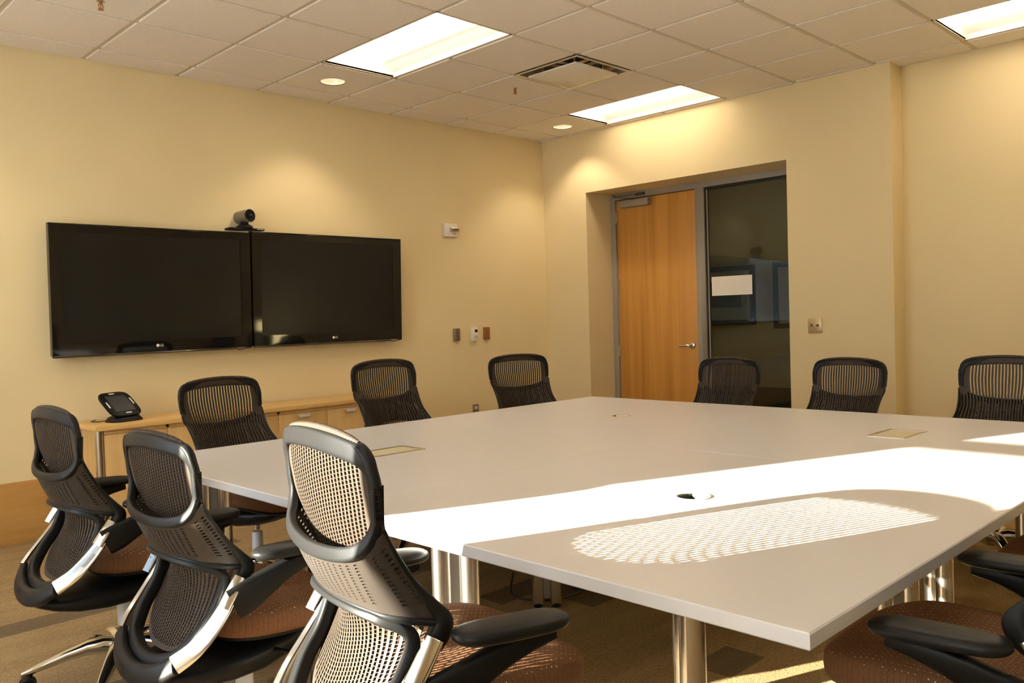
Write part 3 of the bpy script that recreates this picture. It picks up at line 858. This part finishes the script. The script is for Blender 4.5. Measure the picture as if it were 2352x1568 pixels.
# ------------------------------------------------------------------ conference tables (four pushed together)
TX = [(-4.885, -3.3563), (-3.3557, -1.827)]
TY = [(-3.6257, -2.100), (-5.152, -3.6263)]
TZ = 0.737
def square_ring(hx, hy, n, circle=False):
    out = []
    for k in range(n):
        q = 2 * PI * k / n - 0.75 * PI
        c_, s_ = math.cos(q), math.sin(q)
        if circle: out.append((hx * c_, hy * s_))
        else:
            m = max(abs(c_), abs(s_)); out.append((hx * c_ / m, hy * s_ / m))
    return out
def conf_table(ix, iy, label, rect, openlid=False):
    (x0, x1), (y0, y1) = TX[ix], TY[iy]
    cx_, cy_ = (x0 + x1) / 2, (y0 + y1) / 2
    hx, hy = (x1 - x0) / 2, (y1 - y0) / 2
    t = thing('conference_table', label, 'table', (cx_, cy_, 0), 0, 'four square tables pushed together')
    n = 64; th = 0.032
    px, py = {(0, 0): (-4.105, -2.885), (0, 1): (-4.088, -4.392), (1, 0): (-2.603, -2.960), (1, 1): (-2.497, -4.390)}[(ix, iy)]
    px -= cx_; py -= cy_
    hole = square_ring(0.130, 0.082, n) if rect else square_ring(0.052, 0.052, n, True)
    hole = [(a + px, b + py) for a, b in hole]
    e = 0.003
    o0 = square_ring(hx, hy, n); o1 = square_ring(hx - e, hy - e, n)
    ringz = lambda ring, z: [(a, b, z) for a, b in ring]
    m_ = MB()
    R_ = [ringz(hole, TZ - th), ringz(o1, TZ - th), ringz(o0, TZ - th + e), ringz(o0, TZ - e), ringz(o1, TZ), ringz(hole, TZ)]
    for q in range(6):
        m_.cur = 0 if q in (4, 5, 0) else 1
        a, b = R_[q], R_[(q + 1) % 6]
        m_.add(a + b, [(k, (k + 1) % n, n + (k + 1) % n, n + k) for k in range(n)])
    top = m_.build('tabletop', [LAMI, EDGE], t)
    # port in the middle
    if rect:
        m_ = MB()
        for (a, b, c, d) in ((-0.130, 0.130, 0.070, 0.082), (-0.130, 0.130, -0.082, -0.070), (-0.130, -0.118, -0.070, 0.070), (0.118, 0.130, -0.070, 0.070)):
            m_.box(px + a, px + b, py + c, py + d, TZ - 0.03, TZ + 0.0025)
        po = m_.build('power_port', SATIN, t)
        m_ = MB(); m_.box(px - 0.116, px + 0.116, py - 0.064, py + 0.068, TZ - 0.006, TZ + 0.0005); m_.build('lid', BEIGE, po)
        m_ = MB(); m_.box(px - 0.118, px + 0.118, py - 0.070, py + 0.070, TZ - 0.05, TZ - 0.03); m_.build('well', BLACK, po)
    else:
        m_ = MB(); m_.lathe([(0.052, -0.004), (0.056, 0.0), (0.055, 0.0025), (0.0475, 0.0025), (0.047, -0.001)], c=(px, py, TZ), n=40)
        po = m_.build('cable_grommet', BEIGE, t, smooth=True)
        m_ = MB(); m_.lathe([(0.0472, 0.000), (0.0465, -0.004), (0.0465, -0.10), (0.0, -0.10)], c=(px, py, TZ), n=32); m_.build('well', BLACK, po)
        m_ = MB(); rg = []
        for z, s in ((-0.010, 1.0), (-0.002, 1.0), (-0.0005, 0.95)):
            ring = []
            for k in range(40):
                q = 2 * PI * k / 40
                a, b = 0.0445 * s * math.cos(q), 0.0445 * s * math.sin(q)
                # a moon-shaped lid leaves part of the hole open on the camera-left side
                u = (-a + b) / math.sqrt(2)
                lim = -0.010 if openlid else 0.026
                if u > lim:
                    du = u - lim; a += du / math.sqrt(2); b -= du / math.sqrt(2)
                ring.append((px + a, py + b, TZ + z + 0.002))
            rg.append(ring)
        m_.rings(rg); m_.build('lid', WHITEPL, po)
    # double-column legs set diagonally in from the corners
    for sx in (-1, 1):
        for sy in (-1, 1):
            lx, ly = sx * (hx - 0.185), sy * (hy - 0.372)
            d = Vector((-sx, -sy, 0)).normalized()
            c = Vector((lx, ly, 0))
            m_ = MB()
            for s in (-1, 1):
                p = c + d * (0.040 * s)
                m_.cyl((p.x, p.y, 0.022), (p.x, p.y, TZ - th), 0.0285, n=32)
            lg = m_.build('leg', TUBE, t, smooth=True)
            m_ = MB()
            w = Vector((-d.y, d.x, 0)) * 0.008
            a, b = c - d * 0.03, c + d * 0.03
            q = [a - w, b - w, b + w, a + w]
            m_.rings([[(v.x, v.y, z) for v in q] for z in (0.04, TZ - th)]); m_.build('web_plate', PLATE, lg)
            for s in (-1, 1):
                p = c + d * (0.040 * s)
                m_ = MB(); m_.lathe([(0, 0), (0.020, 0), (0.021, 0.006), (0.010, 0.010), (0.010, 0.024)], c=(p.x, p.y, 0), n=20); m_.build('glide', BLACK, lg)
conf_table(0, 0, 'pale square conference table nearest the left, beside the three near chairs and the credenza', True)
conf_table(0, 1, 'pale square conference table in front with the open round cable hole in bright sun', False, True)
conf_table(1, 0, 'pale square conference table nearest the room corner with a small closed cable hole', False)
conf_table(1, 1, 'pale square conference table at the right with the metal-edged power port', True)

# cables and adapter under the tables
t = thing('power_cable', 'loose black cables on the carpet under the tables beside a table leg', 'cable', (-3.3, -3.12, 0))
m_ = MB()
m_.tube(cr([(-0.22, 0.10, 0.10), (-0.30, 0.02, 0.03), (-0.18, -0.10, 0.006), (0.0, -0.12, 0.006), (0.20, -0.06, 0.006), (0.42, -0.16, 0.006), (0.55, -0.12, 0.006)], 8), 0.0055, n=8)
m_.tube(cr([(0.12, 0.10, 0.70), (0.10, 0.04, 0.40), (0.06, 0.0, 0.10), (0.12, -0.06, 0.008), (0.3, -0.1, 0.007)], 8), 0.005, n=8)
m_.tube(cr([(0.20, 0.14, 0.70), (0.16, 0.08, 0.35), (0.20, -0.02, 0.06), (0.36, -0.06, 0.007), (0.5, 0.1, 0.007)], 8), 0.005, n=8)
m_.build('cord', CABLE, t, smooth=True)
m_ = MB(); m_.box(0.02, 0.16, -0.10, -0.03, 0.0, 0.06); m_.build('adapter', CABLE, t, bevel=0.012)

# ------------------------------------------------------------------ the office chair
PIV = Vector((-0.05, 0, 0.45))
BACK_PARTS = []
def make_chair():
    t = thing('office_chair', 'x', 'chair', (0, 0, 0), 0, 'mesh-back office chairs round the tables')
    def local(mb_, k):
        mb_.v = [(p[0] - PIV.x, p[1] * k, p[2] - PIV.z) for p in mb_.v]
    def back(mb_, name, mat, **kw):
        local(mb_, 0.990 if name in ('back_net', 'back_frame', 'lumbar_panel', 'lower_back_frame') else 1)
        o = mb_.build(name, mat, t, **kw); o.location = PIV
        return o
    # --- net: one sheet of vertical cords from the top edge to the seat
    cen = smooth_table([(1.05, -.316), (.95, -.312), (.90, -.306), (.85, -.299), (.80, -.289), (.75, -.275), (.70, -.262), (.65, -.248), (.60, -.240), (.55, -.246), (.50, -.262), (.45, -.288), (.38, -.330)])
    sid = smooth_table([(1.05, -.306), (.95, -.296), (.90, -.288), (.85, -.277), (.80, -.258), (.75, -.225), (.70, -.180), (.66, -.152), (.62, -.165), (.56, -.200), (.50, -.240), (.44, -.288), (.38, -.325)])
    wid = smooth_table([(1.05, .222), (.95, .236), (.90, .238), (.85, .230), (.80, .216), (.76, .208), (.70, .211), (.65, .216), (.60, .208), (.54, .200), (.48, .190), (.42, .17), (.38, .16)])
    def ztop(u):
        a = abs(u)
        z = 1.024 - 0.020 * a * a
        if a > 0.78: z -= 0.055 * (1 - math.sqrt(max(0, 1 - ((a - 0.78) / 0.22) ** 2)))
        return z
    def zbot(u):
        return 0.415 + 0.10 * abs(u) ** 3.0
    def netp(u, z):
        c, s = lerp(cen, z), lerp(sid, z)
        return V(c + (s - c) * abs(u) ** 2.2, u * lerp(wid, z), z)
    NC, NR = 29, 70
    us = [-1.0]
    for k in range(NC):
        a = -1 + 2 * (k + 0.23) / NC; b = -1 + 2 * (k + 0.77) / NC
        us += [a, b]
    us.append(1.0)
    vs_ = [0.0]
    for k in range(NR):
        p = k / NR
        vs_ += [(k + 0.16) / NR, (k + 0.50) / NR, (k + 0.66) / NR, (k + 1.0) / NR]
    G = []
    for v in vs_:
        row = []
        for u in us:
            z = ztop(u) + (zbot(u) - ztop(u)) * v
            row.append(netp(u, z))
        G.append(row)
    def nrm(r, c):
        du = (G[r][min(c + 1, len(us) - 1)] - G[r][max(c - 1, 0)])
        dv = (G[min(r + 1, len(vs_) - 1)][c] - G[max(r - 1, 0)][c])
        return du.cross(dv).normalized()
    def hole(r, c):
        if c % 2 == 0: return False            # cords
        k = (c - 1) // 2
        z = (G[r][c].z + G[r + 1][c].z) / 2; y = abs(G[r][c].y + G[r][c + 1].y) / 2
        if z > ztop(us[c]) - 0.034: return False
        if z < zbot(us[c]) + 0.012: return False
        if z > 0.815 and y > 0.186: return False
        if z < 0.56 and y > lerp(wid, z) - 0.018: return False
        q = r % 4
        return q not in ((0,) if k % 2 == 0 else (2,))
    m_ = MB(); shell(m_, G, nrm, hole, 0.0058)
    back(m_, 'back_net', NETMAT, smooth=True, angle=0.5)
    # --- upper frame hoop
    R_ = [(-.324, 0.0, 1.001, .040, .020), (-.322, .08, .999, .040, .020), (-.314, .150, .993, .040, .020), (-.306, .196, .984, .037, .020), (-.299, .218, .962, .029, .019), (-.294, .224, .932, .023, .019), (-.291, .2245, .895, .022, .019), (-.288, .220, .862, .022, .019), (-.296, .206, .828, .026, .020), (-.312, .174, .803, .029, .019), (-.327, .108, .789, .029, .018)]
    mid = [(-.335, 0.0, .783, .029, .017)]
    loop = R_ + mid + mirror_y(R_[1:])[::-1]
    P = cr(loop, 7, close=True)
    m_ = MB(); band(m_, P, (-1, 0, 0.12), True, pw=4.5, n=16)
    fr = back(m_, 'back_frame', FRAMEMAT, smooth=True)
    # cap over the top corners and the ribbed flexing sections on the sides
    for s in (1, -1):
        m_ = MB()
        C = [(-.310, .152, 1.008, .020, .012), (-.305, .196, .999, .023, .017), (-.301, .218, .982, .023, .018), (-.298, .227, .960, .022, .018), (-.295, .2315, .945, .021, .017), (-.293, .233, .932, .021, .016)]
        C = [(a, b * s, c, d, e) for a, b, c, d, e in C]
        band(m_, cr(C, 5), (0, s, 0.15), False, n=12)
        local(m_, 0.990)
        m_.build('corner_cap', FRAMEMAT, fr, smooth=True)
        m_ = MB()
        for k in range(12):
            z = .928 - k * 0.0058
            x = -.283 + .006 * k / 12
            y = s * (.2405 - .006 * (k / 12) ** 2)
            m_.box(x - .018, x - .001, min(y - s * .012, y - s * .001), max(y - s * .012, y - s * .001), z - .0018, z + .0018)
        m_.box(-.295, -.279, min(s * .224, s * .2345), max(s * .224, s * .2345), .862, .935)
        local(m_, 0.990)
        m_.build('side_ribs', BLACK, fr)
    # ridged top edge
    m_ = MB()
    pts, rad = [], []
    for k in range(-130, 131):
        y = k / 130 * 0.185
        u = y / 0.228
        pts.append((-.309 + .006 * (u * u), y, ztop(u) - 0.002)); rad.append((0.0080 + 0.0008 * math.sin(k / 130 * 0.185 * 2 * PI / 0.0125)) * (1 - 0.5 * (abs(k) / 130) ** 6))
    m_.tube(pts, rad, n=12)
    local(m_, 0.990)
    m_.build('ridged_edge', NETMAT, fr, smooth=True)
    # --- lumbar panel with slots
    UE = [(-1.0, (-.280, -.2330, .850)), (-.84, (-.298, -.207, .818)), (-.66, (-.315, -.165, .794)), (-.4, (-.328, -.095, .780)), (0, (-.335, 0, .774))]
    LE = [(-1.0, (-.142, -.222, .652)), (-.86, (-.196, -.214, .662)), (-.70, (-.250, -.175, .672)), (-.4, (-.277, -.10, .678)), (0, (-.286, 0, .678))]
    def half(E_): return cr([(u,) + p for u, p in E_] + [(-u, p[0], -p[1], p[2]) for u, p in E_[:-1][::-1]], 14)
    UEs, LEs = half(UE), half(LE)
    def ev(T_, u):
        if u <= T_[0][0]: return Vector(T_[0][1:])
        for a, b in zip(T_, T_[1:]):
            if u <= b[0] + 1e-9:
                f = (u - a[0]) / (b[0] - a[0]) if b[0] > a[0] else 0
                return Vector(a[1:]).lerp(Vector(b[1:]), f)
        return Vector(T_[-1][1:])
    NS = 23
    lu = [-1.0]
    for k in range(NS): lu += [-0.97 + 1.94 * (k + 0.30) / NS, -0.97 + 1.94 * (k + 0.70) / NS]
    lu.append(1.0)
    lv = [0.0, 0.12]
    for k in range(13): lv += [0.12 + 0.70 * (k + 0.45) / 13, 0.12 + 0.70 * (k + 1) / 13]
    lv += [0.90, 1.0]
    GL = []
    for v in lv:
        row = []
        for u in lu:
            a, b = ev(UEs, u), ev(LEs, u)
            p = a.lerp(b, v)
            sag = math.sin(v * PI) * (0.010 * abs(u) ** 4)
            p.y -= math.copysign(sag, p.y) if p.y else 0
            p.x -= 0.006 * math.sin(v * PI) * (1 - abs(u))
            row.append(p)
        GL.append(row)
    def nl(r, c):
        du = GL[r][min(c + 1, len(lu) - 1)] - GL[r][max(c - 1, 0)]
        dv = GL[min(r + 1, len(lv) - 1)][c] - GL[max(r - 1, 0)][c]
        return du.cross(dv).normalized()
    def hl(r, c):
        if c % 2 == 0: return False
        if r < 1 or r >= len(lv) - 3 or (r - 1) % 2: return False
        k = (c - 1) // 2
        u = abs((lu[c] + lu[c + 1]) / 2)
        if 0.70 < u < 0.76: return False
        return True
    m_ = MB(); shell(m_, GL, nl, hl, 0.006)
    lp = back(m_, 'lumbar_panel', LUMB, smooth=True, angle=0.6)
    # rolled lower lip and the solid wings where the arms start
    m_ = MB()
    L = [(p[1] - .002, p[2], p[3], .016, .014) for p in LEs[::3]]
    band(m_, L, (-1, 0, 0), False, n=12)
    for s in (1, -1):
        W = [(-.280, s * .2325, .850, .010, .010), (-.250, s * .2235, .798, .010, .010), (-.208, s * .2165, .737, .012, .012), (-.172, s * .2195, .690, .024, .018), (-.152, s * .2235, .656, .040, .022), (-.163, s * .2235, .626, .042, .022), (-.190, s * .2225, .598, .030, .018)]
        band(m_, cr(W, 5), (0, s, 0), False, n=12)
    local(m_, 0.990)
    m_.build('lumbar_edge', FRAMEMAT, lp, smooth=True)
    # --- lower frame loop round the lower window
    R2 = [(-.292, 0, .672, .014, .016), (-.284, .100, .671, .016, .016), (-.260, .166, .664, .020, .018), (-.210, .202, .632, .022, .026), (-.231, .201, .553, .028, .034), (-.277, .188, .488, .034, .036), (-.320, .144, .430, .040, .036), (-.340, .066, .403, .044, .036)]
    loop = R2 + [(-.344, 0, .398, .044, .036)] + mirror_y(R2[1:])[::-1]
    m_ = MB(); band(m_, cr(loop, 7, close=True), (-1, 0, 0.35), True, pw=4, n=16)
    back(m_, 'lower_back_frame', FRAMEMAT, smooth=True)
    # --- silver rails
    for s in (1, -1):
        C = [(-.178, s * .236, .632, .034, .014), (-.215, s * .240, .578, .040, .014), (-.258, s * .236, .520, .044, .016), (-.305, s * .220, .466, .048, .018), (-.345, s * .186, .428, .052, .020)]
        m_ = MB(); band(m_, cr(C, 6), lambda p: Vector((-0.85, s * 0.55, 0.1)), False, pw=4, n=12)
        rl = back(m_, 'side_rail', RAILSILVER, smooth=True)
        m_ = MB(); band(m_, [(-.245, s * .2465, .538, .014, .006), (-.270, s * .2410, .507, .016, .006), (-.296, s * .2310, .478, .016, .006)], lambda p: Vector((-0.85, s * 0.55, 0.1)), False, pw=6, n=12)
        m_.v = [tuple(Vector(p) - PIV) for p in m_.v]
        m_.build('rail_slot', PLATE, rl)
        m_ = MB(); band(m_, [(-.190, s * .252, .640, .030, .020), (-.212, s * .254, .608, .034, .024), (-.238, s * .253, .566, .034, .022)], lambda p: Vector((-0.6, s * 0.8, 0)), False, pw=6, n=12)
        m_.v = [tuple(Vector(p) - PIV) for p in m_.v]
        m_.build('arm_clip', CHROME, rl, smooth=True, angle=0.5)
    # --- yoke across the bottom
    Yk = [(-.345, .186, .428, .054, .024), (-.368, .130, .394, .060, .030), (-.380, .060, .376, .062, .032), (-.383, 0, .371, .062, .032)]
    Yk = Yk + mirror_y(Yk[:-1])[::-1]
    m_ = MB(); band(m_, cr(Yk, 6), (-1, 0, 0.3), False, pw=3.2, n=14)
    yk = back(m_, 'yoke', FRAMEMAT, smooth=True)
    n_ = Vector((-1, 0, 0.3)).normalized()
    rot = Matrix((Vector((0, -1, 0)), Vector((0.3, 0, 1)).normalized(), n_)).transposed().to_4x4()
    text('lettering', 'Knoll', 0.020, GREYLET, yk, Matrix.Translation(Vector((-.3925, 0.05, .379)) + n_ * 0.0062 - PIV) @ Matrix.Rotation(-0.16, 4, 'Z') @ rot)
    # --- arms
    for s in (1, -1):
        C = [(-.212, s * .253, .570, .092, .022), (-.172, s * .264, .590, .092, .026), (-.122, s * .275, .617, .074, .030), (-.070, s * .284, .643, .056, .036), (-.010, s * .288, .662, .042, .046), (.050, s * .288, .670, .028, .050)]
        m_ = MB(); band(m_, cr(C, 5), (0, s, 0), False, pw=4, n=14)
        arm = back(m_, 'arm', BLACK, smooth=True)
        m_ = MB(); rg = []
        x0, x1 = -.165, .088
        for k in range(25):
            f = 0.5 - 0.5 * math.cos(PI * k / 24); x = x0 + (x1 - x0) * f
            e = max(0.0, 1 - abs(2 * f - 1) ** 6) ** 0.5
            w = (0.042 + 0.008 * math.sin(f * PI)) * max(e, 0.10); hh = 0.0175 * max(e, 0.15) ** 0.8
            yc = s * (.281 + .012 * f); zc = .697 - .004 * f
            rg.append([(x, yc + w * math.copysign(abs(math.cos(q)) ** 0.7, math.cos(q)), zc + hh * math.copysign(abs(math.sin(q)) ** 0.75, math.sin(q))) for q in [2 * PI * j / 20 for j in range(20)]])
        m_.rings(rg)
        m_.v = [tuple(Vector(p) - PIV) for p in m_.v]
        m_.build('arm_pad', PADMAT, arm, smooth=True, angle=1.2)
    # --- seat
    m_ = MB(); rg = []
    def so(q, sc_, z, xs=0.0):
        c_, s_ = math.cos(q), math.sin(q)
        a = 0.245 if c_ > 0 else 0.225
        x = a * math.copysign(abs(c_) ** 0.72, c_); y = 0.252 * math.copysign(abs(s_) ** 0.72, s_)
        y *= 1 - 0.10 * max(0, -x / 0.225)
        zz = z
        if x > 0.10: zz -= 0.030 * ((x - 0.10) / 0.145) ** 2
        zz += 0.010 * (abs(y) / 0.25) ** 2
        return (0.022 + x * sc_ + xs, y * sc_, zz + 0.040)
    N = 56
    for sc_, z in ((0.88, .392), (0.95, .396), (0.99, .412), (1.0, .432), (0.99, .454), (0.96, .464), (0.90, .470), (0.75, .472), (0.5, .470), (0.25, .468), (0.04, .467)):
        rg.append([so(2 * PI * k / N, sc_, z) for k in range(N)])
    m_.rings(rg); m_.build('seat', SEATM, t, smooth=True, angle=1.2)
    m_ = MB(); rg = []
    for sc_, z in ((0.66, .372), (0.84, .376), (0.90, .384), (0.91, .396)):
        rg.append([so(2 * PI * k / N, sc_, z) for k in range(N)])
    m_.rings(rg); m_.build('seat_pan', BLACK, t, smooth=True)
    # --- mechanism swept under the seat from the yoke
    m_ = MB(); rg = []
    for x, hw, z0, z1 in ((-.372, .085, .350, .392), (-.33, .125, .334, .385), (-.26, .160, .318, .390), (-.16, .165, .306, .398), (-.06, .150, .304, .400), (.04, .12, .318, .402), (.12, .09, .345, .402), (.17, .06, .370, .402)):
        zc, hh = (z0 + z1) / 2, (z1 - z0) / 2
        rg.append([(x, hw * math.copysign(abs(math.cos(q)) ** 0.6, math.cos(q)), zc + hh * math.copysign(abs(math.sin(q)) ** 0.7, math.sin(q))) for q in [2 * PI * (k + .5) / 24 for k in range(24)]])
    m_.rings(rg); m_.build('seat_mechanism', BLACK, t, smooth=True)
    m_ = MB(); m_.tube(cr([(-.03, -.12, .365), (-.02, -.20, .372), (0.0, -.245, .378)], 4), 0.006, n=8); m_.cyl((0.0, -.235, .378), (0.004, -.275, .380), 0.010, n=10); m_.build('control_lever', BLACK, t, smooth=True)
    # --- column and base
    CXX = -0.06
    m_ = MB(); m_.cyl((CXX, 0, .275), (CXX, 0, .345), 0.0145, n=24); m_.build('gas_rod', CHROME, t, smooth=True)
    m_ = MB(); m_.lathe([(0, .285), (0.0235, .285), (0.0260, .281), (0.0262, .11), (0, .11)], c=(CXX, 0, 0), n=28); m_.build('column', M('light grey column', (0.55, 0.55, 0.56), 0.35), t, smooth=True)
    m_ = MB()
    m_.lathe([(0.027, .158), (0.042, .150), (0.052, .120), (0.040, .085), (0.030, .075), (0, .075)], c=(CXX, 0, 0), n=32)
    ends = []
    for k in range(5):
        a = 2 * PI * k / 5 + PI
        d = Vector((math.cos(a), math.sin(a), 0)); w = Vector((-d.y, d.x, 0))
        prof = [(0.030, .122, .066, .044), (0.075, .134, .062, .040), (0.13, .132, .055, .033), (0.20, .116, .046, .026), (0.27, .095, .037, .019), (0.318, .080, .029, .015), (0.345, .072, .013, .010)]
        rg = []
        for r, z, ww, hh in prof:
            c = Vector((CXX, 0, z)) + d * r
            rg.append([c + w * (ww / 2) * math.copysign(abs(math.cos(q)) ** 0.75, math.cos(q)) + Vector((0, 0, hh)) * math.copysign(abs(math.sin(q)) ** 0.75, math.sin(q)) * (1 if math.sin(q) < 0 else 0.55) for q in [2 * PI * (j + .5) / 14 for j in range(14)]])
        m_.rings(rg)
        ends.append((Vector((CXX, 0, 0)) + d * 0.315, w, d))
    bs = m_.build('star_base', CHROME, t, smooth=True)
    for p, w, d in ends:
        m_ = MB()
        q = p + d * 0.012
        for s in (-1, 1):
            a, b = q + w * (0.006 * s), q + w * (0.026 * s)
            m_.rings([[c_ + rr * (math.cos(th_) * d + math.sin(th_) * Vector((0, 0, 1))) + Vector((0, 0, 0.0285)) for th_ in [2 * PI * j / 22 for j in range(22)]] for c_, rr in ((a, 0.026), (a, 0.0285), (b - w * 0.004 * s, 0.0285), (b, 0.024))])
        m_.cyl(p + Vector((0, 0, 0.03)), p + Vector((0, 0, 0.066)), 0.006, n=10)
        h0 = q + Vector((0, 0, 0.036))
        m_.cyl(h0 - w * 0.008, h0 + w * 0.008, 0.022, n=16)
        m_.build('caster', BLACK, bs, smooth=True)
    return t

BACKN = ('back_net', 'back_frame', 'lumbar_panel', 'lower_back_frame', 'side_rail', 'yoke', 'arm')
UPN = BACKN + ('seat', 'seat_pan', 'seat_mechanism', 'control_lever')
chair0 = make_chair()
#      x, y, yaw deg, height offset, back tilt deg, swivel of the base, label
CH = [(-5.041, -2.544, 0.7, -0.009, -2.8, -18, 'black mesh-back office chair at the far left, in front of the credenza end'),
      (-5.012, -3.431, 0.5, -0.024, -0.7, 10, 'middle one of the three near mesh-back chairs, with a sunlit right edge'),
      (-5.038, -4.385, -10.5, 0.057, -1.3, 0, 'nearest mesh-back chair, its net lit pale by the sun'),
      (-4.262, -2.055, -81, 0.020, 2.0, 30, 'mesh-back chair before the left part of the credenza, below the left television'),
      (-3.350, -2.130, -86, 0.042, -1.3, 50, 'mesh-back chair before the right end of the credenza'),
      (-2.165, -1.940, -106, 0.008, 0, 10, 'mesh-back chair nearest the room corner, below the thermostat'),
      (-1.640, -2.855, 176, -0.040, 0, 20, 'mesh-back chair in front of the glass sidelight and the door edge'),
      (-1.600, -3.625, 173, -0.034, 0, 40, 'mesh-back chair below the light switch on the far side of the table'),
      (-1.640, -4.490, 176, -0.010, 0, 0, 'mesh-back chair at the right edge of the photo before the set-back wall'),
      (-4.290, -5.205, 92, 0.048, 0, 15, 'office chair at the lower right corner showing its two arm pads and brown seat'),
      (-3.240, -5.255, 92, 0.03, 0, 40, 'office chair at the right edge, only its seat showing behind the nearer arm pad')]
for i, (x, y, yaw, dz, tl, sw, lab) in enumerate(CH):
    o = copy_tree(chair0) if i else chair0
    CH[i] = (o,) + CH[i]
for o, x, y, yaw, dz, tl, sw, lab in CH:
    o.location = (x, y, 0); o.rotation_euler = (0, 0, math.radians(yaw)); o['label'] = lab
    for c in [k for k in COL.objects if k.parent == o]:
        st = c.name.split('.')[0]
        if st in UPN: c.location.z += dz
        if st in BACKN: c.rotation_euler = (0, math.radians(-tl), 0)
        if st == 'arm' and x > -4.9 and y > -5: c.location.z -= 0.055
        if st == 'arm' and y < -5: c.location.z -= dz + 0.025
        if st == 'arm' and x < -4.9 and y < -4.2: c.location.z -= 0.055
        if st == 'gas_rod': c.location.z += dz
        if st == 'star_base':
            a = math.radians(sw)
            c.rotation_euler = (0, 0, a)
            p = Vector((-0.06, 0, 0)); c.location = p - Matrix.Rotation(a, 3, 'Z') @ p
